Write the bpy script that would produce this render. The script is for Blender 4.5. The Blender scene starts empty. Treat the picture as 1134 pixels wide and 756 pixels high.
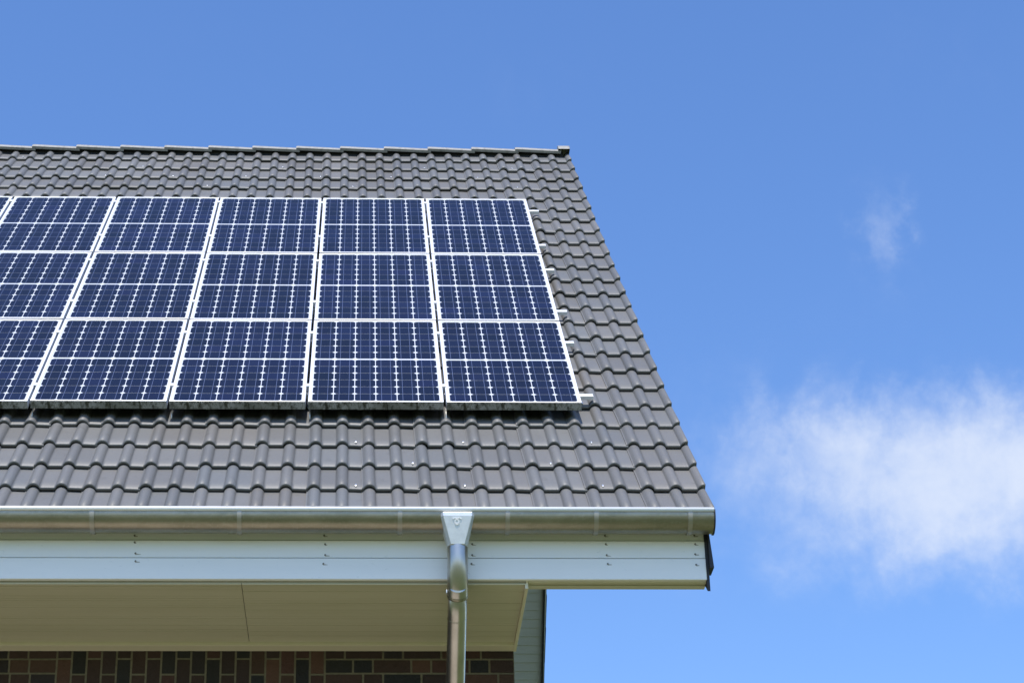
import bpy, math, random
from mathutils import Vector, Matrix
rnd = random.Random(7)
C = bpy.context.scene.collection
S = bpy.context.scene
rad = math.radians
Z0 = 7.12                      # height of the lower edge of the panel field above the lawn
# ------------------------------------------------------------------ camera
YAW, PITCH, ROLL = 0.028006751, 0.46916244, -0.008709261
cy, sy, cp, sp = math.cos(YAW), math.sin(YAW), math.cos(PITCH), math.sin(PITCH)
fw = Vector((sy*cp, cy*cp, sp)); rt = Vector((cy, -sy, 0)); up = rt.cross(fw)
c_, s_ = math.cos(ROLL), math.sin(ROLL)
r2 = rt*c_ + up*s_; u2 = rt*-s_ + up*c_
cam_d = bpy.data.cameras.new('camera'); cam = bpy.data.objects.new('camera', cam_d); C.objects.link(cam)
M = Matrix.Identity(4)
for i in range(3):
    M[i][0] = r2[i]; M[i][1] = u2[i]; M[i][2] = -fw[i]
M[0][3], M[1][3], M[2][3] = -1.279245, -11.66989, -5.521596 + Z0
cam.matrix_world = M
cam_d.sensor_fit = 'HORIZONTAL'; cam_d.sensor_width = 36
cam_d.lens = 36*2439.95/1134; cam_d.shift_x = (567-463.8)/1134
cam_d.clip_end = 20000
S.camera = cam
# ------------------------------------------------------------------ light
SUN_EL, SUN_AZ = rad(63.5), rad(187)          # azimuth clockwise from +Y (the way the camera looks)
w = bpy.data.worlds.new('World'); S.world = w; w.use_nodes = True
nt = w.node_tree; nt.nodes.clear(); N = nt.nodes; L = nt.links
def nd(tree, typ, **k):
    n = tree.nodes.new(typ)
    for a, v in k.items():
        if a == 'op': n.operation = v
        elif a == 'inp':
            for i, x in v.items(): n.inputs[i].default_value = x
        else: setattr(n, a, v)
    return n
def mth(tree, op, a, b=None, c=None, clamp=False):
    n = tree.nodes.new('ShaderNodeMath'); n.operation = op; n.use_clamp = clamp
    for i, x in enumerate((a, b, c)):
        if x is None: continue
        if isinstance(x, (int, float)): n.inputs[i].default_value = x
        else: tree.links.new(x, n.inputs[i])
    return n.outputs[0]
sky = nd(nt, 'ShaderNodeTexSky', sky_type='NISHITA', sun_disc=False, sun_elevation=SUN_EL, sun_rotation=SUN_AZ,
         air_density=1.0, dust_density=0.6, ozone_density=3.0, altitude=50)
geo = nd(nt, 'ShaderNodeTexCoord')
sep = nd(nt, 'ShaderNodeSeparateXYZ'); L.new(geo.outputs['Generated'], sep.inputs[0])
az = mth(nt, 'MULTIPLY', mth(nt, 'ARCTAN2', sep.outputs[0], sep.outputs[1]), 180/math.pi)
el = mth(nt, 'MULTIPLY', mth(nt, 'ARCSINE', sep.outputs[2]), 180/math.pi)
comb = nd(nt, 'ShaderNodeCombineXYZ'); L.new(az, comb.inputs[0]); L.new(el, comb.inputs[1])
def sky_noise(scale, detail, rough, dist, off=0.0, stretch=(1,1,1)):
    mp = nd(nt, 'ShaderNodeMapping', inp={'Location': (off, off*.7, off*1.3), 'Scale': stretch}); L.new(comb.outputs[0], mp.inputs[0])
    n = nd(nt, 'ShaderNodeTexNoise', inp={'Scale': scale, 'Detail': detail, 'Roughness': rough, 'Distortion': dist})
    L.new(mp.outputs[0], n.inputs['Vector']); return n.outputs['Fac']
warp = sky_noise(.9, 4, .6, 0, 11)
warp2 = sky_noise(.9, 4, .6, 0, 37)
azw = mth(nt, 'MULTIPLY_ADD', mth(nt, 'SUBTRACT', warp, .5), 2.6, az)
elw = mth(nt, 'MULTIPLY_ADD', mth(nt, 'SUBTRACT', warp2, .5), 2.0, el)
def blob(a0, e0, ra, re, amp, tilt=0.0):
    da = mth(nt, 'SUBTRACT', azw, a0); de = mth(nt, 'SUBTRACT', elw, e0)
    if tilt: de = mth(nt, 'MULTIPLY_ADD', da, -tilt, de)
    q = mth(nt, 'ADD', mth(nt, 'POWER', mth(nt, 'ABSOLUTE', mth(nt, 'DIVIDE', da, ra)), 2.0), mth(nt, 'POWER', mth(nt, 'ABSOLUTE', mth(nt, 'DIVIDE', de, re)), 2.0))
    return mth(nt, 'MULTIPLY', mth(nt, 'EXPONENT', mth(nt, 'MULTIPLY', q, -1.0)), amp)
blobs = [(12.6, 24.0, 2.0, 1.3, .68), (14.3, 22.8, 2.6, 1.5, 1.0), (16.2, 21.8, 2.8, 1.35, 1.0), (18.2, 23.1, 2.4, 1.3, 1.0),
         (20.5, 21.6, 3.5, 1.8, .8), (9.9, 23.7, 2.6, 1.6, .42), (11.5, 21.5, 3.0, 1.3, .26), (16.4, 24.4, 2.8, 1.1, .30), (15.2, 28.9, .75, 1.3, .66), (13.5, 20.4, 4.5, 1.2, .26), (18.0, 19.9, 4, 1.2, .25),
         (25, 26, 3, 1.5, .8), (-38, 24, 9, 3, .9), (60, 30, 12, 4, .9), (-80, 18, 14, 4, .9), (110, 20, 16, 4, .9), (170, 22, 18, 4, .8), (-130, 26, 14, 4, .8), (5.5, 33.5, 2.2, 1.6, .17), (-4, 34.5, 6, 2, .13), (17, 33, 4, 2.2, .14), (12, 26.5, 5, 1.5, .14)]
tot = None
for b in blobs:
    o = blob(*b); tot = o if tot is None else mth(nt, 'ADD', tot, o)
det = sky_noise(.55, 8, .52, .5, 3.1)
det2 = sky_noise(2.4, 8, .62, .8, 8.7)
dd = mth(nt, 'MULTIPLY_ADD', mth(nt, 'SUBTRACT', det, .5), 1.55, tot)
dd = mth(nt, 'MULTIPLY_ADD', mth(nt, 'SUBTRACT', det2, .5), .36, dd)
den = nd(nt, 'ShaderNodeMapRange', interpolation_type='SMOOTHERSTEP', inp={'From Min': -.15, 'From Max': 2.45, 'To Min': 0, 'To Max': .93})
L.new(dd, den.inputs[0])
lim = nd(nt, 'ShaderNodeMapRange', interpolation_type='SMOOTHSTEP', inp={'From Min': .0, 'From Max': .55}); L.new(tot, lim.inputs[0])
cover = mth(nt, 'MULTIPLY', den.outputs[0], lim.outputs[0], clamp=True)
mix = nd(nt, 'ShaderNodeMix', data_type='RGBA'); L.new(cover, mix.inputs[0])
CLOUD = (3.7, 4.1, 4.9, 1)
hs = nd(nt, 'ShaderNodeHueSaturation', inp={'Saturation': 1.19, 'Hue': .508, 'Value': 1.15}); L.new(sky.outputs[0], hs.inputs['Color'])
L.new(hs.outputs[0], mix.inputs[6]); mix.inputs[7].default_value = CLOUD
bg = nd(nt, 'ShaderNodeBackground', inp={'Strength': .15}); L.new(mix.outputs[2], bg.inputs[0])
wo = nd(nt, 'ShaderNodeOutputWorld'); L.new(bg.outputs[0], wo.inputs[0])
sd = bpy.data.lights.new('sun', 'SUN'); sd.energy = 3.7; sd.angle = rad(.53); sd.color = (1, .96, .9)
sun = bpy.data.objects.new('sun', sd); C.objects.link(sun)
to_sun = Vector((math.sin(SUN_AZ)*math.cos(SUN_EL), math.cos(SUN_AZ)*math.cos(SUN_EL), math.sin(SUN_EL)))
sun.rotation_euler = to_sun.to_track_quat('Z', 'Y').to_euler(); sun.location = (-6, -14, 22)
vs = S.view_settings; vs.view_transform = 'Standard'; vs.look = 'None'; vs.exposure = 0.45; vs.gamma = 1; vs.use_curve_mapping = False
S.render.engine = 'CYCLES'
S.cycles.max_bounces = 8; S.cycles.diffuse_bounces = 4; S.cycles.glossy_bounces = 4; S.cycles.sample_clamp_indirect = 6
# ------------------------------------------------------------------ materials
def mat(name, col, rough=.6, metal=0., coat=0., spec=.5, noise=None, bump=None, coat_rough=.05, attr=None):
    """noise = list of (scale, colour, lo, hi, stretch); bump = (scale, strength, distance)"""
    m = bpy.data.materials.new(name); m.use_nodes = True; t = m.node_tree; b = t.nodes['Principled BSDF']
    b.inputs['Base Color'].default_value = (*col, 1); b.inputs['Roughness'].default_value = rough; b.inputs['Metallic'].default_value = metal
    b.inputs['Coat Weight'].default_value = coat; b.inputs['Coat Roughness'].default_value = coat_rough
    b.inputs['Specular IOR Level'].default_value = spec
    tc = t.nodes.new('ShaderNodeTexCoord')
    cur = None
    if attr:
        a = t.nodes.new('ShaderNodeAttribute'); a.attribute_name = attr
        mx = nd(t, 'ShaderNodeMix', data_type='RGBA', blend_type='MULTIPLY'); mx.inputs[0].default_value = 1
        mx.inputs[6].default_value = (*col, 1); t.links.new(a.outputs['Color'], mx.inputs[7]); cur = mx.outputs[2]
    for k, (sc, c2, lo, hi, st) in enumerate(noise or []):
        mp = nd(t, 'ShaderNodeMapping', inp={'Scale': st, 'Location': (k*3.3, k*1.7, k*5.1)}); t.links.new(tc.outputs['Object'], mp.inputs[0])
        n = nd(t, 'ShaderNodeTexNoise', inp={'Scale': sc, 'Detail': 6, 'Roughness': .62}); t.links.new(mp.outputs[0], n.inputs['Vector'])
        r = nd(t, 'ShaderNodeMapRange', inp={'From Min': lo, 'From Max': hi}); t.links.new(n.outputs['Fac'], r.inputs[0])
        mx = nd(t, 'ShaderNodeMix', data_type='RGBA'); t.links.new(r.outputs[0], mx.inputs[0])
        if cur: t.links.new(cur, mx.inputs[6])
        else: mx.inputs[6].default_value = (*col, 1)
        mx.inputs[7].default_value = (*c2, 1); cur = mx.outputs[2]
    if cur: t.links.new(cur, b.inputs['Base Color'])
    if bump:
        n = nd(t, 'ShaderNodeTexNoise', inp={'Scale': bump[0], 'Detail': 4}); t.links.new(tc.outputs['Object'], n.inputs['Vector'])
        bp = nd(t, 'ShaderNodeBump', inp={'Strength': bump[1], 'Distance': bump[2]}); t.links.new(n.outputs['Fac'], bp.inputs['Height'])
        t.links.new(bp.outputs[0], b.inputs['Normal'])
    return m
one = (1, 1, 1)
TILE = mat('roof_tile_concrete', (.139, .137, .131), .46, attr='tint', bump=(90, .25, .004), spec=.45)
def tile_weather(m):
    t = m.node_tree; b = t.nodes['Principled BSDF']; src = b.inputs['Base Color'].links[0].from_socket
    tc = t.nodes.new('ShaderNodeTexCoord')
    for sc, st, lo, hi, fac, c2 in ((5, (1, .35, .35), .45, .75, .35, (.095, .092, .09)), (160, one, .55, .8, .3, (.21, .205, .20)), (14, one, .6, .74, .4, (.088, .085, .075))):
        mp = nd(t, 'ShaderNodeMapping', inp={'Scale': st}); t.links.new(tc.outputs['Object'], mp.inputs[0])
        n = nd(t, 'ShaderNodeTexNoise', inp={'Scale': sc, 'Detail': 5, 'Roughness': .6}); t.links.new(mp.outputs[0], n.inputs['Vector'])
        r = nd(t, 'ShaderNodeMapRange', inp={'From Min': lo, 'From Max': hi, 'To Max': fac}); t.links.new(n.outputs['Fac'], r.inputs[0])
        mx = nd(t, 'ShaderNodeMix', data_type='RGBA'); t.links.new(r.outputs[0], mx.inputs[0]); t.links.new(src, mx.inputs[6])
        mx.inputs[7].default_value = (*c2, 1); src = mx.outputs[2]
    t.links.new(src, b.inputs['Base Color'])
tile_weather(TILE)
RIDGE = mat('ridge_tile_concrete', (.29, .28, .26), .6, noise=[(30, (.20, .195, .18), .45, .7, one), (6, (.15, .145, .12), .55, .75, (3, 1, 1))], bump=(90, .2, .004))
DARK = mat('dark_underlay_and_shade', (.015, .015, .016), .8)  # roof underlay, also painted shade below ridge caps and panels
ALU = mat('anodised_aluminium', (.80, .81, .83), .42, metal=.35)
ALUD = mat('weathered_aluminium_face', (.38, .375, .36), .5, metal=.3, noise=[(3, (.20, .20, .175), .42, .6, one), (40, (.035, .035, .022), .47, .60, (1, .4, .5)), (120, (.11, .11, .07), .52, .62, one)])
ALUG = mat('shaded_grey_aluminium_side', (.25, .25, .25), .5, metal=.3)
BACK = mat('white_backsheet', (.60, .62, .65), .4, coat=.4, coat_rough=.03)
CELL = mat('silicon_cell', (.0042, .006, .021), .35, coat=.21, attr='tint', spec=.1, coat_rough=.03)
BUS = mat('silver_busbar', (.13, .155, .26), .35, metal=.2, coat=.5, coat_rough=.03)
ZINC = mat('weathered_zinc', (.33, .295, .225), .34, metal=.84, noise=[(6, (.25, .23, .17), .4, .65, (1, 3, 3)), (60, (.35, .32, .26), .5, .8, one)])
ZINCB = mat('dull_zinc_strap', (.36, .335, .28), .45, metal=.8)
ZINCN = mat('bright_zinc', (.70, .72, .74), .42, metal=.6, noise=[(22, (.60, .62, .64), .4, .7, one)])
STEEL = mat('polished_zinc_pipe', (.56, .53, .49), .32, metal=1., noise=[(7, (.42, .40, .36), .4, .65, (1, 1, .4))])
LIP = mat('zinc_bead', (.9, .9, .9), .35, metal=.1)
PVC = mat('white_grey_profile_board', (.86, .85, .82), .42, noise=[(3, (.82, .815, .79), .4, .7, (.3, 3, 3)), (40, (.68, .69, .66), .62, .8, (.6, 1, 1))])
SOF = mat('cream_soffit_board', (.58, .535, .38), .5, noise=[(2.5, (.53, .49, .335), .4, .7, (.25, 1.5, 1))])
TRIM = mat('cream_trim', (.66, .60, .43), .5)
CLAD = mat('grey_cladding', (.60, .62, .63), .5, noise=[(12, (.54, .56, .56), .4, .7, (.3, 1, 3))])
BLACK = mat('dark_bargeboard_paint', (.018, .02, .026), .6)
BRICK = mat('dark_mixed_brick', (1, 1, 1), .85, attr='tint', noise=None, bump=(60, .5, .01))
MORT = mat('sandy_mortar', (.20, .175, .125), .9, noise=[(40, (.15, .13, .09), .4, .7, one)])
SCREW = mat('rusty_screw', (.17, .15, .12), .6)
STAIN = mat('rust_stain', (.42, .40, .34), .6)
CLIP = mat('bare_metal_clip', (.9, .9, .92), .25, metal=.8)
GRASS = mat('mown_grass', (.085, .115, .03), .9, noise=[(1.5, (.11, .125, .04), .35, .65, one), (30, (.055, .08, .02), .45, .7, one)], bump=(30, .6, .03))
PAVE = mat('sandstone_paving', (.50, .44, .34), .85, noise=[(2, (.36, .31, .23), .4, .7, one)])
PLASTER = mat('brick_side_wall', (.07, .05, .04), .9)
FIELD = mat('field_ground', (.09, .14, .035), .95, noise=[(.05, (.13, .14, .05), .4, .6, one), (.4, (.06, .10, .025), .45, .65, one)])
# ------------------------------------------------------------------ mesh helpers
class MB:
    def __init__(s): s.v = []; s.f = []; s.mi = []; s.col = []; s.sm = []
    def add(s, vs_, fs, mi=0, col=(1, 1, 1), smooth=False):
        o = len(s.v); s.v += [tuple(v) for v in vs_]
        for f in fs: s.f.append([o+i for i in f]); s.mi.append(mi); s.col.append(col); s.sm.append(smooth)
    def hexa(s, p, mi=0, col=(1, 1, 1)):           # p: 4 bottom then 4 top corners, same order
        s.add(p, [(0, 3, 2, 1), (4, 5, 6, 7), (0, 1, 5, 4), (1, 2, 6, 5), (2, 3, 7, 6), (3, 0, 4, 7)], mi, col)
    def box(s, x0, x1, y0, y1, z0, z1, mi=0, col=(1, 1, 1), T=None):
        p = [(x0, y0, z0), (x1, y0, z0), (x1, y1, z0), (x0, y1, z0), (x0, y0, z1), (x1, y0, z1), (x1, y1, z1), (x0, y1, z1)]
        if T: p = [T(*q) for q in p]
        s.hexa(p, mi, col)
    def sweep(s, prof, rings, mi=0, smooth=True, closed=True, caps=False, col=(1,1,1)):
        """rings: list of lists of points (same length)"""
        n = len(rings[0]); vs_ = [q for r in rings for q in r]; fs = []
        for i in range(len(rings)-1):
            for j in range(n if closed else n-1):
                a, b = i*n+j, i*n+(j+1) % n; fs.append((a, b, b+n, a+n))
        if caps: fs.append(tuple(range(n))[::-1]); fs.append(tuple((len(rings)-1)*n+k for k in range(n)))
        s.add(vs_, fs, mi, col, smooth)
    def build(s, name, mats, parent=None, bevel=None, tint=False, loc=None):
        me = bpy.data.meshes.new(name); me.from_pydata(s.v, [], s.f); me.update()
        for m in (mats if isinstance(mats, list) else [mats]): me.materials.append(m)
        me.polygons.foreach_set('material_index', s.mi); me.polygons.foreach_set('use_smooth', s.sm)
        if tint:
            ca = me.color_attributes.new('tint', 'FLOAT_COLOR', 'CORNER'); buf = []
            for f, c in zip(s.f, s.col): buf += list((*c, 1))*len(f)
            ca.data.foreach_set('color', buf)
        o = bpy.data.objects.new(name, me); C.objects.link(o)
        if parent: o.parent = parent
        if bevel:
            b = o.modifiers.new('bevel', 'BEVEL'); b.width = bevel; b.segments = 2; b.limit_method = 'ANGLE'; b.angle_limit = rad(40)
        return o
def tube_rings(pts, r, n=20):
    pts = [Vector(p) for p in pts]; rings = []
    ref = Vector((1, 0, 0))
    for i, p in enumerate(pts):
        d = (pts[min(i+1, len(pts)-1)] - pts[max(i-1, 0)]).normalized()
        a = (ref - d*ref.dot(d))
        if a.length < .1: a = Vector((0, 1, 0)) - d*d.y
        a.normalize(); b = d.cross(a); rr = r[i] if isinstance(r, (list, tuple)) else r
        rings.append([p + a*math.cos(2*math.pi*k/n)*rr + b*math.sin(2*math.pi*k/n)*rr for k in range(n)])
    return rings
def tag(o, label=None, cat=None, group=None, kind=None):
    if label: o['label'] = label
    if cat: o['category'] = cat
    if group: o['group'] = group
    if kind: o['kind'] = kind
    return o
def empty(name, loc=(0, 0, 0)):
    o = bpy.data.objects.new(name, None); C.objects.link(o); o.location = loc; return o
Q = math.sqrt(.5)
def RP(x, s, n):                 # roof plane (x along the eave, s up the slope, n off the panel plane) -> world
    return (x, s*Q - n*Q, Z0 + s*Q + n*Q)
PAN = -.14                       # level of the tile pans below the panel faces
# ------------------------------------------------------------------ ground
g = MB(); g.add([(-6000, -6000, 0), (6000, -6000, 0), (6000, 6000, 0), (-6000, 6000, 0)], [(0, 1, 2, 3)])
tag(g.build('ground', FIELD), kind='structure')
g = MB(); g.add([(-40, -34, .004), (34, -34, .004), (34, 26, .004), (-40, 26, .004)], [(0, 1, 2, 3)])
tag(g.build('lawn', GRASS), kind='structure')
g = MB(); g.add([(-9.5, -4.2, .008), (.4, -4.2, .008), (.4, .304, .008), (-9.5, .304, .008)], [(0, 1, 2, 3)])
tag(g.build('patio', PAVE), kind='structure')
# ------------------------------------------------------------------ house
house = empty('brick_house', (-4, 5, 0)); HL = Matrix.Translation((4, -5, 0))
tag(house, 'dark brick house with grey tiled roof and white fascia carrying the solar panels', 'house')
def part(mb, name, mats, parent=None, **k):
    o = mb.build(name, mats, parent or house, **k)
    if parent is None or parent is house: o.matrix_parent_inverse = HL
    return o
XL = -8.9                        # left end of the house
X_EDGE = .572                    # centre line of the last tile roll on the verge
PITCHX = .1513; EXPO = .3312; S0 = -1.400
APEX = 6.84
def shear(s): return -.0075*(s+1)     # the tiling runs very slightly askew to the panels
def tile(mb, xr, k, right_end=False):
    """one tile of course k (counted from the eave): rolls at xr-PITCHX and xr; the verge tile has a third, folded over the edge"""
    t = rnd.gauss(1, .07); wr = rnd.gauss(0, .018); tc = (t*(1+wr), t, t*(1-wr))
    if rnd.random() < .07: tc = (t*.86, t*.83, t*.79)
    dx = rnd.uniform(-.002, .002); ds = rnd.uniform(-.005, .005); dn = rnd.uniform(-.001, .003); sk = rnd.uniform(-.003, .003)
    hw = .0335; us = []
    cs = [-PITCHX, 0.0] + ([PITCHX] if right_end else [])
    for c in cs: us += [c+q for q in (-.042, -.0345, -.0325, -.0295, -.0255, -.019, -.010, 0, .010, .019, .0255, .0295, .0325, .0345, .046)] + [c+.085]
    us = us[:-1] + [.112, .121]
    if right_end: us = [u for u in us if u <= PITCHX+.001] + [PITCHX+.004, PITCHX+.008]
    us = sorted(set(round(u, 4) for u in us))
    s0 = S0 + k*EXPO + ds - (-.022 if k == 0 else 0); s1 = min(S0 + (k+1)*EXPO + .045, APEX + .02); ex = EXPO
    def pt(u, s, dh=0.0):
        f = (s - S0 - k*EXPO)/ex
        base = PAN + .024*(1-f) + dn
        h = 0.0
        for c in cs:
            v = u - c
            if right_end and c == PITCHX and v > 0: h = .0265*math.cos(min(v/.026, 1)*math.pi/2*.8)
            elif abs(v) < hw: h = .0275*max(0, 1-(v/hw)**2)**.62
        lift = .004 if u < -PITCHX-.030 else (-.003 if (u > .1 and not right_end) else 0)
        return RP(xr + u + dx + sk*f + shear(s), s, base + h + lift + dh)
    n = len(us); e = us[-1]
    rows = [(s0+.006, -.020), (s0, -.014), (s0, -.005), (s0+.006, 0), (s0+.11, .0), (s0+.22, 0), (s1, 0)]
    vs_ = [pt(u, s, d) for s, d in rows for u in us]; fs = []
    for i in range(len(rows)-1):
        for j in range(n-1): fs.append((i*n+j, i*n+j+1, (i+1)*n+j+1, (i+1)*n+j))
    mb.add(vs_, fs, 0, tc, True)
    d0 = -.014; d1 = -.075 if right_end else -.010
    for u, dd_, fl in ((us[0], d0, 1), (e, d1, 0)):
        q = [pt(u, s0+.003), pt(u, s1), pt(u, s1, dd_), pt(u, s0+.003, dd_)]
        mb.add(q[::-1] if fl else q, [(0, 1, 2, 3)], 0, tc)
    if right_end:
        q = [pt(e, s0+.003), pt(e, s0+.003, d1)]; q2 = [(v[0]-.016, v[1], v[2]) for v in q]
        mb.add([q[0], q[1], q2[1], q2[0]], [(0, 1, 2, 3)], 0, tc)
tiles = MB(); NC = 25
ncol = int((X_EDGE - XL)/(2*PITCHX))
for k in range(NC):
    for c in range(ncol):
        tile(tiles, X_EDGE - PITCHX - c*2*PITCHX, k, right_end=(c == 0))
XLR = X_EDGE - PITCHX - ncol*2*PITCHX + .11     # left edge of the tiled area
# dark underlay under the tiles
tiles.box(XLR+.05, X_EDGE-.09, S0+.05, APEX-.02, PAN-.05, PAN-.024, mi=1, T=RP)
roof = part(tiles, 'roof', [TILE, DARK], tint=True)
# back slope: the same tiles seen from the other side
YR = APEX*Q - PAN*Q              # ridge line in plan
ZR = Z0 + APEX*Q + PAN*Q
bk = MB()
BX = -.10                        # the far slope's verge sits a little further in
bk.v = [(x + BX, 2*YR - y, z) for x, y, z in tiles.v]; bk.f = [f[::-1] for f in tiles.f]; bk.mi = tiles.mi; bk.col = tiles.col; bk.sm = tiles.sm
part(bk, 'back_roof', [TILE, DARK], tint=True)
# ridge tiles
def ridge_tile(x0, x1, end=False):
    m = MB(); rings = []; z_c = ZR + RZ
    for f, r_, dz in ((0, .107, .010), (.03, .109, .0115), (.5, .104, .006), (1.0, .099, .0)):
        x = x0 + (x1 - x0)*f; ring = []
        for q in range(15):
            a = rad(20 + 140*q/14); ring.append((x, YR - math.cos(a)*r_*1.04, z_c + dz + math.sin(a)*r_*.86))
        rings.append(ring)
    inner = [[(p[0], YR + (p[1]-YR)*.84, p[2] - .016) for p in r] for r in rings]
    m.sweep(None, rings, closed=False); m.sweep(None, [r[::-1] for r in inner], closed=False)
    for a, b in ((rings[0], inner[0]), (inner[-1], rings[-1])): m.sweep(None, [a, b], closed=False, smooth=False)
    for k in (0, -1): m.sweep(None, [[r[k] for r in rings], [r[k] for r in inner]], closed=False, smooth=False)
    return m
RZ = -.036
for i in range(-1, 23):
    x1 = .046 - i*.385 + .03; x0 = .046 - (i+1)*.385
    if i == -1: x0, x1 = .046, .45
    part(ridge_tile(x0, x1), 'ridge_tile', RIDGE, roof)
# closed end piece at the gable
m = MB(); ring = []; z_c = ZR + RZ + .016
for xx in (.425, .528):
    ring.append([(xx, YR - math.cos(rad(14+152*q/14))*.122, z_c + math.sin(rad(14+152*q/14))*.106) for q in range(15)])
m.sweep(None, ring, closed=False, smooth=False, caps=True)
part(m, 'ridge_end_cap', RIDGE, roof, bevel=.004)
# dark box standing in for the shade below the ridge caps
m = MB(); m.box(XLR+.03, X_EDGE-.10, YR-.05, YR+.05, ZR-.12, ZR+.022); part(m, 'ridge_gap_shade', DARK, roof)
# small storm clips glinting on the tile noses
for x, s in [(-1.322, -.389), (-.709, -.385), (-1.004, -.712), (-1.319, -1.037), (-.727, -1.047), (.026, -.379), (-.234, -.721), (.024, -1.055), (.035, .278), (-4.239, 6.542), (-3.452, 5.847), (-3.17, 6.205),
             (-2.887, 5.861), (-2.578, 5.528), (-2.275, 5.844), (-1.978, 6.203), (-1.648, 5.89), (-1.373, 5.556), (-.766, 6.233), (-1.055, 5.905), (-.324, 5.922), (-.013, 6.252), (-.01, 5.588)]:
    m = MB(); k = math.floor((s - S0)/EXPO + .25); sn = S0 + k*EXPO; sc = sn + .03
    m.box(x-.0045, x+.0045, sc-.006, sc+.016, PAN+.022, PAN+.033, T=RP)
    part(m, 'storm_clip', CLIP, roof, bevel=.002)
# verge board running up the gable, dark
Yf, Zt = -.751, Z0
def verge(side_x0, side_x1, name):
    m = MB()
    for sgn in (1, -1):
        def yy(y): return y if sgn > 0 else 2*YR - y
        top = lambda y: Z0 + y + PAN*2*Q - .075     # tile plane line z = y + const
        y0, y1 = -.80, YR
        pts = [(y0+.065, top(y0+.065)-.02), (y1, top(y1)-.02), (y1, top(y1)-.40), (y0+.085, Z0-1.445)]
        pts = [(y0+.05, top(y0+.05)-.01), (y1, top(y1)-.01), (y1, top(y1)-.40), (y0+.17, Z0-1.36), (y0+.06, Z0-1.448)]
        bx = BX if sgn < 0 and side_x0 > 0 else 0
        if sgn < 0: pts = [(y0+.05, top(y0+.05)-.01), (y1, top(y1)-.01), (y1, top(y1)-.20), (y0+.17, top(y0+.17)-.20)]
        a = [(side_x0+bx+shear(y/Q), yy(y), z) for y, z in pts]; b = [(side_x1+bx+shear(y/Q), yy(y), z) for y, z in pts]; n = len(pts)
        if sgn < 0: a, b = b, a
        m.add(a+b, [tuple(range(n))[::-1], tuple(range(n, 2*n))] + [(i, (i+1) % n, n+(i+1) % n, n+i) for i in range(n)])
    return part(m, name, BLACK)
verge(.541, .556, 'bargeboard')
m = MB()      # upper slate strip on the bargeboard, fanning out at the bottom
m.add([(.557, -.78, Z0-1.12), (.557, -.70, Z0-1.12), (.557, -.66, Z0-1.33), (.557, -.78, Z0-1.33), (.562, -.78, Z0-1.12), (.562, -.70, Z0-1.12), (.578, -.66, Z0-1.33), (.578, -.78, Z0-1.33)],
      [(0, 1, 2, 3), (7, 6, 5, 4), (0, 4, 5, 1), (1, 5, 6, 2), (2, 6, 7, 3), (3, 7, 4, 0)])
part(m, 'bargeboard_trim', BLACK)
verge(XLR+.03, XLR+.045, 'bargeboard')
# fascia: three profile boards, each its own height, slightly lapped
fas = MB(); xe = .540
for z0, z1, y in ((-1.164, -1.02, -.742), (-1.266, -1.168, -.748), (-1.388, -1.270, -.752)):
    fas.box(XLR+.05, xe, y, y+.03, Z0+z0, Z0+z1)
fas.box(XLR+.05, xe, -.738, -.70, Z0-1.385, Z0-1.02, mi=1)
fascia = part(fas, 'fascia', [PVC, mat('board_groove', (.12, .12, .11), .8)], bevel=.0025)
for x, y, z in [(-2.491, 0, -1.14), (-2.488, 0, -1.181), (-2.481, 0, -1.243), (-2.478, 0, -1.289), (-1.486, 0, -1.138), (-1.48, 0, -1.19), (-1.479, 0, -1.251), (-1.488, 0, -1.302), (-.699, 0, -1.188), (-.7, 0, -1.25), (-.705, 0, -1.301),
                (.011, 0, -1.136), (.013, 0, -1.187), (.015, 0, -1.249), (.018, 0, -1.3), (.49, 0, -1.135), (.491, 0, -1.186), (.487, 0, -1.243), (.488, 0, -1.304), (-3.5, 0, -1.14), (-3.5, 0, -1.19), (-3.5, 0, -1.25), (-3.5, 0, -1.3)]:
    ys = -.742 if z > -1.166 else (-.748 if z > -1.268 else -.752)
    m = MB(); m.sweep(None, [[(x+math.cos(a*math.pi/5)*.0052*q, ys-t, Z0+z+math.sin(a*math.pi/5)*.0052*q) for a in range(10)] for q, t in ((1, 0), (1, .002), (.7, .003))], caps=True)
    a = rnd.uniform(-.4, .4); l = rnd.uniform(.012, .035)
    m.add([(x-.004, ys-.0006, Z0+z), (x-.004+l, ys-.0006, Z0+z-.004+a*l*.2), (x-.004+l, ys-.0006, Z0+z-.007), (x, ys-.0006, Z0+z-.009)], [(0, 1, 2, 3)], mi=1)
    part(m, 'screw', [SCREW, STAIN], fascia)
# bottom edge strip of the verge overhang + soffit
m = MB()
m.box(-.403, xe, -.722, -.690, Z0-1.394, Z0-1.30); m.box(-.403, xe, -.682, -.640, Z0-1.402, Z0-1.30); m.box(-.403, xe-.002, -.692, -.680, Z0-1.36, Z0-1.31, mi=1)
part(m, 'overhang_edge_strip', [SOF, DARK], bevel=.0015)
SW = .305                        # wall plane
sof = MB(); ny = 26; y0 = -.722; y1 = .196; xj = -1.918
sof.box(XLR+.05, -.417, y0, y1, Z0-1.40, Z0-1.38, mi=1)
wd = (y1-y0)/ny
for i in range(ny):
    for a, b in ((XLR+.05, xj-.002), (xj+.002, -.423)):
        sof.box(a, b, y0+i*wd+.0009, y0+(i+1)*wd-.0009, Z0-1.4065 + rnd.uniform(-.0008, .0008), Z0-1.399)
soffit = part(sof, 'soffit', [SOF, mat('soffit_groove', (.30, .28, .21), .8)])
m = MB(); m.box(XLR+.05, -.4175, y1+.002, SW-.002, Z0-1.424, Z0-1.36); part(m, 'soffit_trim', TRIM, soffit, bevel=.003)
m = MB()
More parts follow.
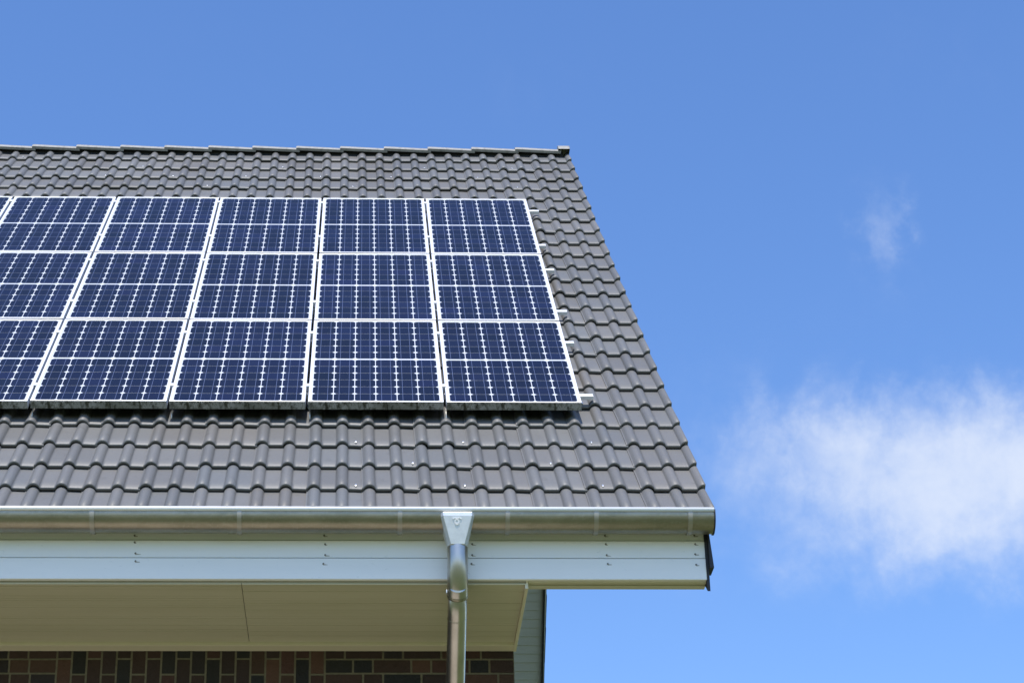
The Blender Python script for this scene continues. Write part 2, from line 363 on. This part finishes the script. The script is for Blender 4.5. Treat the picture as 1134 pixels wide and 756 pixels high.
m.box(-.4225, -.405, y0, SW-.01, Z0-1.4285, Z0-1.25); part(m, 'soffit_side_trim', TRIM, soffit, bevel=.002)
# front wall of single bricks on a mortar bed
wall = MB(); wx0, wx1 = XLR+.7, -.417; mz = .0835
bcols = [(.020, .020, .024), (.024, .022, .022), (.078, .034, .028), (.058, .030, .024), (.085, .044, .030), (.046, .026, .024), (.105, .050, .034), (.030, .022, .024)]
def brick(x0, x1, z0, z1):
    c = rnd.choice(bcols); k = rnd.uniform(.8, 1.2); c = tuple(v*k*.68 for v in c)
    d = rnd.uniform(-.0015, .0015)
    wall.box(x0+.006, x1-.006, SW-.001+d, SW+.03, z0+.006, z1-.006, col=c)
ztop = Z0-1.385; zs = Z0-1.469-.002
PX0, PX1 = -3.007, -1.493
def wild_row(x0, x1, z0, z1, start):
    x = x0; first = True
    while x < x1 - .01:
        wdt = start if first else rnd.choice((.2175, .2175, .113, .113, .161)); first = False
        if x + wdt > x1 - .05: wdt = x1 - x
        brick(x, x + wdt, z0, z1); x += wdt
nrow = int((zs - .0)/mz)
for i in range(-1, nrow):
    z1 = zs - i*mz; z0 = z1 - mz
    if i == -1: z1 = min(z1, ztop)
    wild_row(PX1, wx1, z0, z1, (.16, .2175, .16, .113)[i % 4])
    wild_row(wx0, PX0, z0, z1, rnd.choice((.2175, .113, .161)))
nv = 18; pw = (PX1-PX0)/nv
for j in range(nv):
    x0 = PX0 + j*pw; z = Z0-1.4685 - (.0 if j % 2 == 0 else .092); top = ztop
    while z > .25:
        brick(x0, x0+pw, z, top); top = z; z -= .2175
wall.box(wx0, wx1-.001, SW+.004, SW+.25, 0, Z0-1.37, mi=1)
part(wall, 'front_wall', [BRICK, MORT], tint=True)
# gable and back walls
gx = -.4175; m = MB()
yb = 2*YR - SW
for x0, x1 in ((gx-.25, gx), (wx0, wx0+.25)):
    zt = Z0 + PAN*2*Q - .20
    pts = [(SW+.26, 0), (yb, 0), (yb, zt+SW), (YR, zt+YR), (SW+.26, zt+SW+.26)]
    a = [(x0, y, z) for y, z in pts]; b = [(x1, y, z) for y, z in pts]; n = 5
    m.add(a+b, [tuple(range(n))[::-1], tuple(range(n, 2*n))] + [(i, (i+1) % n, n+(i+1) % n, n+i) for i in range(n)])
m.box(wx0+.252, gx-.252, yb-.25, yb, 0, Z0-1.0)
part(m, 'gable_wall', PLASTER)
# board lining under the verge overhangs, both slopes (the far one shows below the near eave)
for side in (0, 1):
    cl = MB(); bw = .090; xr = .541 + (BX if side else 0); nb = int((APEX + 1.0)/bw)
    def UP(x, d, n):         # d along the slope from the ridge, n below the tile pans
        y = APEX*Q - PAN*Q - d*Q - n*Q; z = Z0 + APEX*Q + PAN*Q - d*Q - n*Q*1.0
        y = YR - d*Q + n*Q; z = ZR - d*Q - n*Q
        return (x, y if not side else 2*YR - y, z)
    for i in range(2, nb):
        d0_, d1_ = i*bw + .0015, (i+1)*bw - .0015
        cl.hexa([UP(gx+.004, d0_, .155), UP(xr-.002, d0_, .155), UP(xr-.002, d1_, .160), UP(gx+.004, d1_, .160),
                 UP(gx+.004, d0_, .135), UP(xr-.002, d0_, .135), UP(xr-.002, d1_, .135), UP(gx+.004, d1_, .135)])
    cl.hexa([UP(gx+.003, .15, .148), UP(xr-.003, .15, .148), UP(xr-.003, nb*bw, .148), UP(gx+.003, nb*bw, .148),
             UP(gx+.003, .15, .125), UP(xr-.003, .15, .125), UP(xr-.003, nb*bw, .125), UP(gx+.003, nb*bw, .125)], mi=1)
    part(cl, 'verge_soffit', [CLAD, mat('board_shadow_gap', (.12, .135, .14), .7)])
# ------------------------------------------------------------------ gutter
GY, GZ, GR = -.846, Z0-1.080, .083
gut = MB(); gx0, gx1 = XLR-.02, .573
arc = [(GY - GR*math.cos(rad(a)), GZ - GR*math.sin(rad(a))) for a in range(0, 181, 9)]
arc_o = [(GY-GR, GZ+.016)] + arc + [(GY+GR, GZ+.03)]
arc_i = [(GY + (y-GY)*.975, z + (.002 if i not in (0, len(arc_o)-1) else 0)) for i, (y, z) in enumerate(arc_o)]
def ext(m, pl, x0, x1, mi=0, sm=True, flip=False):
    r = [[(x0, y, z) for y, z in pl], [(x1, y, z) for y, z in pl]]
    if flip: r = r[::-1]
    m.sweep(None, r, mi, sm, closed=False)
ext(gut, arc_o, gx0, gx1); ext(gut, arc_i, gx0, gx1, flip=True)
gutter = part(gut, 'gutter', ZINC)
m = MB()
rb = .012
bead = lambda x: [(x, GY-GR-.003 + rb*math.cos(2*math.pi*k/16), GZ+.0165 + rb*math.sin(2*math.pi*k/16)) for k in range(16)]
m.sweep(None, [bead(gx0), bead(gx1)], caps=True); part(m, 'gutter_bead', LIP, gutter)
for x in (gx1, gx0-.004):
    m = MB(); ro = GR+.006
    pl = [(GY-ro, GZ+.018)] + [(GY - ro*math.cos(rad(a)), GZ - ro*math.sin(rad(a))) for a in range(0, 181, 9)] + [(GY+ro, GZ+.03)]
    n = len(pl); a = [(x, y, z) for y, z in pl]; b = [(x+.007, y, z) for y, z in pl]
    m.add(a+b, [tuple(range(n))[::-1], tuple(range(n, 2*n))] + [(i, (i+1) % n, n+(i+1) % n, n+i) for i in range(n)])
    part(m, 'gutter_end_cap', BLACK if x > 0 else ZINC, gutter)
for x in (-2.70, -1.929, -1.085, -.518, -.05, .447, -3.5, -4.3, -5.1, -5.9, -6.7, -7.5, -8.3):
    m = MB(); hw = .012
    po = [(GY - (GR+.006)*math.cos(rad(a)), GZ - (GR+.006)*math.sin(rad(a))) for a in range(-8, 181, 9)]
    pi_ = [(GY - (GR+.0005)*math.cos(rad(a)), GZ - (GR+.0005)*math.sin(rad(a))) for a in range(-8, 181, 9)]
    ext(m, po, x-hw, x+hw)
    for xx, fl in ((x-hw, False), (x+hw, True)):
        r = [[(xx, y, z) for y, z in po], [(xx, y, z) for y, z in pi_]]
        m.sweep(None, r if not fl else r[::-1], 0, False, closed=False)
    part(m, 'gutter_bracket', ZINCB, gutter)
m = MB(); x = -1.97
ext(m, [(GY - (GR+.0025)*math.cos(rad(a)), GZ - (GR+.0025)*math.sin(rad(a))) for a in range(0, 181, 9)], x-.02, x+.012); part(m, 'gutter_joint', ZINC, gutter)
# ------------------------------------------------------------------ downpipe
PXc = -.783
dp = MB()
y_s, z_s = -.862, Z0-1.252
R_b = .245; ang = rad(50); path = [(PXc, y_s, z_s), (PXc, y_s, z_s-.05)]
for i in range(1, 11):
    a = ang*i/10; path.append((PXc, y_s + R_b*(1-math.cos(a)), z_s-.05 - R_b*math.sin(a)))
elbow_end = path[-1]; dirv = Vector((0, math.sin(ang), -math.cos(ang)))
pe = Vector(elbow_end)
yw = SW - .09; ln = (yw - .13 - pe.y)/dirv.y
low = [tuple(pe - dirv*.06), tuple(pe + dirv*.1), tuple(pe + dirv*ln)]
b0 = pe + dirv*ln; Rb2 = .13/(1-math.cos(ang))
for i in range(1, 9):
    a = ang*(1-i/8); q = Vector((0, b0.y + Rb2*(math.cos(a)-math.cos(ang)), b0.z - Rb2*(math.sin(ang)-math.sin(a)))); low.append((PXc, q.y, q.z))
low.append((PXc, low[-1][1], .05))
dp.sweep(None, tube_rings(low, .0505, 28), caps=True)
pipe = part(dp, 'downpipe', STEEL)
m = MB(); m.sweep(None, tube_rings(path, .0545, 32)); m.sweep(None, [r[::-1] for r in tube_rings(path, .0525, 32)]); part(m, 'elbow', STEEL, pipe)
m = MB(); q0 = pe - dirv*.012; m.sweep(None, tube_rings([tuple(q0), tuple(q0+dirv*.006), tuple(q0+dirv*.012), tuple(q0+dirv*.018)], [.0545, .0562, .0562, .0545], 32)); part(m, 'pipe_collar', ZINC, pipe)
q1 = pe + dirv*.13
m = MB(); m.sweep(None, tube_rings([tuple(q1), tuple(q1+dirv*.004), tuple(q1+dirv*.008)], [.0506, .0525, .0506], 32)); part(m, 'pipe_joint', STEEL, pipe)
m = MB(); m.box(PXc-.061, PXc-.054, pe.y-.045, pe.y-.02, pe.z+.0, pe.z+.02); part(m, 'seam_lug', ZINCN, pipe, bevel=.003)
# funnel (outlet head) in front of the gutter
def rect_pt(k, n, hx, yf, yb_):
    a = 2*math.pi*k/n + math.pi/n; cx_, cy_ = math.cos(a), math.sin(a); mxx = max(abs(cx_), abs(cy_))
    ux, uy = cx_/mxx, cy_/mxx
    return (PXc + ux*hx, (yf+yb_)/2 + uy*(yb_-yf)/2)
fn = MB(); top_z, bot_z = Z0-1.085, Z0-1.255; n = 8
tp = [(-.088, -.930), (-.076, -.948), (.076, -.948), (.088, -.930), (.088, -.785), (.070, -.765), (-.070, -.765), (-.088, -.785)]
bt = [(-.050, -.888), (-.036, -.915), (.036, -.915), (.050, -.888), (.050, -.835), (.030, -.810), (-.030, -.810), (-.050, -.835)]
rings = [[(PXc+x, y, top_z) for x, y in tp], [(PXc+x, y, top_z-.022) for x, y in tp], [(PXc+x, y, bot_z) for x, y in bt]]
fn.sweep(None, [r[::-1] for r in rings], smooth=False, caps=True)
funnel = part(fn, 'outlet_funnel', ZINCN, pipe, bevel=.003)
# small embossed mark on the funnel face
fa, fb = Vector((PXc, -.948, top_z-.022)), Vector((PXc, -.915, bot_z)); fd = (fb-fa).normalized(); fnn = Vector((0, fd.z, -fd.y)); fnn = fnn if fnn.y < 0 else -fnn
def FP(x, t, o): q = fa + fd*t + fnn*o; return (PXc + x, q.y, q.z)
m = MB(); cxm, ctm = -.004, .022
def band(pts, wdt=.0052, h=.0045):
    for (ax, at), (bx, bt_) in zip(pts, pts[1:]):
        dx, dt = bx-ax, bt_-at; l = math.hypot(dx, dt); nx, nt_ = -dt/l*wdt/2, dx/l*wdt/2
        m.hexa([FP(ax-nx, at-nt_, -.001), FP(bx-nx, bt_-nt_, -.001), FP(bx+nx, bt_+nt_, -.001), FP(ax+nx, at+nt_, -.001),
                FP(ax-nx, at-nt_, h), FP(bx-nx, bt_-nt_, h), FP(bx+nx, bt_+nt_, h), FP(ax+nx, at+nt_, h)])
band([(cxm+.011*math.cos(a*math.pi/4), ctm+.009+.011*math.sin(a*math.pi/4)) for a in range(9)])
band([(cxm-.022, ctm-.004), (cxm-.013, ctm-.010), (cxm+.002, ctm-.007), (cxm+.014, ctm-.011), (cxm+.024, ctm-.004)])
band([(cxm-.010, ctm+.016), (cxm, ctm+.027), (cxm+.011, ctm+.016)])
part(m, 'embossed_mark', LIP, pipe)
# ------------------------------------------------------------------ solar panels
PW, PL, CPX, RPY = .7945, 1.575, .81, 1.6
def panel_parts():
    ptone = rnd.uniform(.85, 1.2)
    fr = MB(); fw_, th = .016, .05
    # hollow aluminium frame, local coords x (width), y (up slope), z (off the roof, top at 0)
    fr.box(0, PW, 0, fw_, -th, 0); fr.box(0, PW, PL-fw_, PL, -th, 0)
    fr.box(0, fw_, fw_, PL-fw_, -th, 0); fr.box(PW-fw_, PW, fw_, PL-fw_, -th, 0)
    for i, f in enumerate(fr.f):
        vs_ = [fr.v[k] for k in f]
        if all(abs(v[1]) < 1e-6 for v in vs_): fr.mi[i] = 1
    bs = MB(); bs.box(fw_, PW-fw_, fw_, PL-fw_, -.012, -.0045); bs.mi[0] = 1  # underside coloured dark to deepen the shade beneath the panel
    ce = MB(); mx = .0045; x0 = fw_+mx; pitx = (PW-2*fw_-2*mx)/6; band_ = .022; my = .006
    half = (PL-2*fw_-2*my-band_)/2; pity = half/6; cw, ch, cf = pitx-.0048, pity-.0032, .015
    for hy in range(2):
        yb0 = fw_+my + hy*(half+band_)
        for j in range(6):
            for i in range(6):
                xa = x0+i*pitx+.0024; ya = yb0+j*pity+.0016; xb, yb_ = xa+cw, ya+ch; z = -.0039
                t = rnd.choice((.7, .85, 1, 1, 1.15, 1.4))*rnd.uniform(.9, 1.1)*ptone; c = (t*rnd.uniform(.9, 1.15), t, t*rnd.uniform(.85, 1.12))
                p = [(xa+cf, ya), (xb-cf, ya), (xb, ya+cf), (xb, yb_-cf), (xb-cf, yb_), (xa+cf, yb_), (xa, yb_-cf), (xa, ya+cf)]
                ce.add([(x, y, z) for x, y in p], [tuple(range(8))], 0, c)
        for i in range(6):
            for q in (.27, .73):
                xm = x0+i*pitx+pitx*q
                ce.add([(xm-.0011, yb0+.001, -.0035), (xm+.0011, yb0+.001, -.0035), (xm+.0011, yb0+half-.001, -.0035), (xm-.0011, yb0+half-.001, -.0035)], [(0, 1, 2, 3)], 1)
    return fr, bs, ce
GRP = 'solar panels in three rows on the tiled roof'
rows = ['bottom', 'middle', 'top']; nth = ['right-end', 'second from the right', 'third from the right', 'fourth from the right', 'fifth from the right', 'sixth from the right']
ROOFROT = Matrix.Rotation(rad(45), 4, 'X')
meshes = None
for r in range(3):
    for c in range(6 if r == 2 else 5):
        e = empty('solar_panel'); e.matrix_world = Matrix.Translation(RP(-(c+1)*CPX + (CPX-PW)+.001 + rnd.uniform(-.0015, .0015), r*RPY + rnd.uniform(-.002, .002), rnd.uniform(-.0015, .0015))) @ ROOFROT
        near = {0: 'bottom row above the dark gap', 1: 'middle row', 2: 'top row under the ridge'}[r]
        if r == 2 and c == 5: lab = 'narrow sliver of solar panel at the left photo edge, top row under the ridge'
        elif r < 2 and c == 4: lab = 'blue solar panel cut by the left photo edge, ' + near
        else: lab = 'blue solar panel, %s, %s' % (nth[c] + ' one', near)
        tag(e, lab, 'solar panel', GRP)
        fr, bs, ce = panel_parts()
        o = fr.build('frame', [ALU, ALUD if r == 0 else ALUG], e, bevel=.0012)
        bs.build('backsheet', [BACK, DARK], e); ce.build('cell_grid', [CELL, BUS], e, tint=True)
# mounting rails and clamps
rl = ['topmost', 'second from the top', 'third from the top', 'fourth from the top', 'second from the bottom', 'lowest']
for i, s in enumerate([4.624, 3.625, 2.972, 1.977, 1.303, .282]):
    r = 2 - i//2
    e = empty('mounting_rail', RP(.05, s, -.07))
    tag(e, 'aluminium rail end poking out right of the panels, %s of six' % rl[i], 'mounting rail', 'mounting rails under the solar panels')
    inv = Matrix.Translation(e.location).inverted()
    m = MB(); xa = -(6 if r == 2 else 5)*CPX; xb = .082 + (.012, -.01, .0, .006, -.008, .016)[i]
    m.box(xa, xb, s-.02, s-.005, -.078, -.0535, T=RP); m.box(xa, xb, s+.005, s+.02, -.078, -.0535, T=RP); m.box(xa, xb, s-.005, s+.005, -.078, -.062, T=RP)
    o = m.build('rail_profile', ALU, e, bevel=.001); o.matrix_parent_inverse = inv
    for c in range(1, 6 if r == 2 else 5):
        m = MB(); xc = -c*CPX - .0005 + (CPX-PW)/2 + .0015
        m.box(xc-.0125, xc+.0125, s-.022, s+.022, .002, .0055, T=RP); m.box(xc-.0035, xc+.0035, s-.018, s+.018, -.06, .002, T=RP)
        o = m.build('mid_clamp', ALU, e); o.matrix_parent_inverse = inv
    for xs in [q*.9 for q in range(-5, 1)]:
        m = MB(); xx = xs-.40; m.box(xx-.015, xx+.015, s-.10, s+.02, -.118, -.111, T=RP); m.box(xx-.015, xx+.015, s-.018, s-.012, -.111, -.0785, T=RP)
        o = m.build('rail_foot', ALU, e); o.matrix_parent_inverse = inv
hk = ['left end', 'second from the left', 'second from the right', 'right end']
for i, x in enumerate([-3.216, -2.402, -1.594, -.794]):
    m = MB(); m.sweep(None, tube_rings([RP(x, .06, -.062), RP(x, .03, -.075), RP(x+.001, -.03, -.098)], .0032, 8), caps=True)
    o = m.build('tie_rod', mat('dull_steel_rod', (.55, .54, .5), .4, metal=.5))
    tag(o, 'thin steel rod in the dark gap under the panels, %s of four' % hk[i], 'tie rod', 'thin steel rods under the bottom panel row')
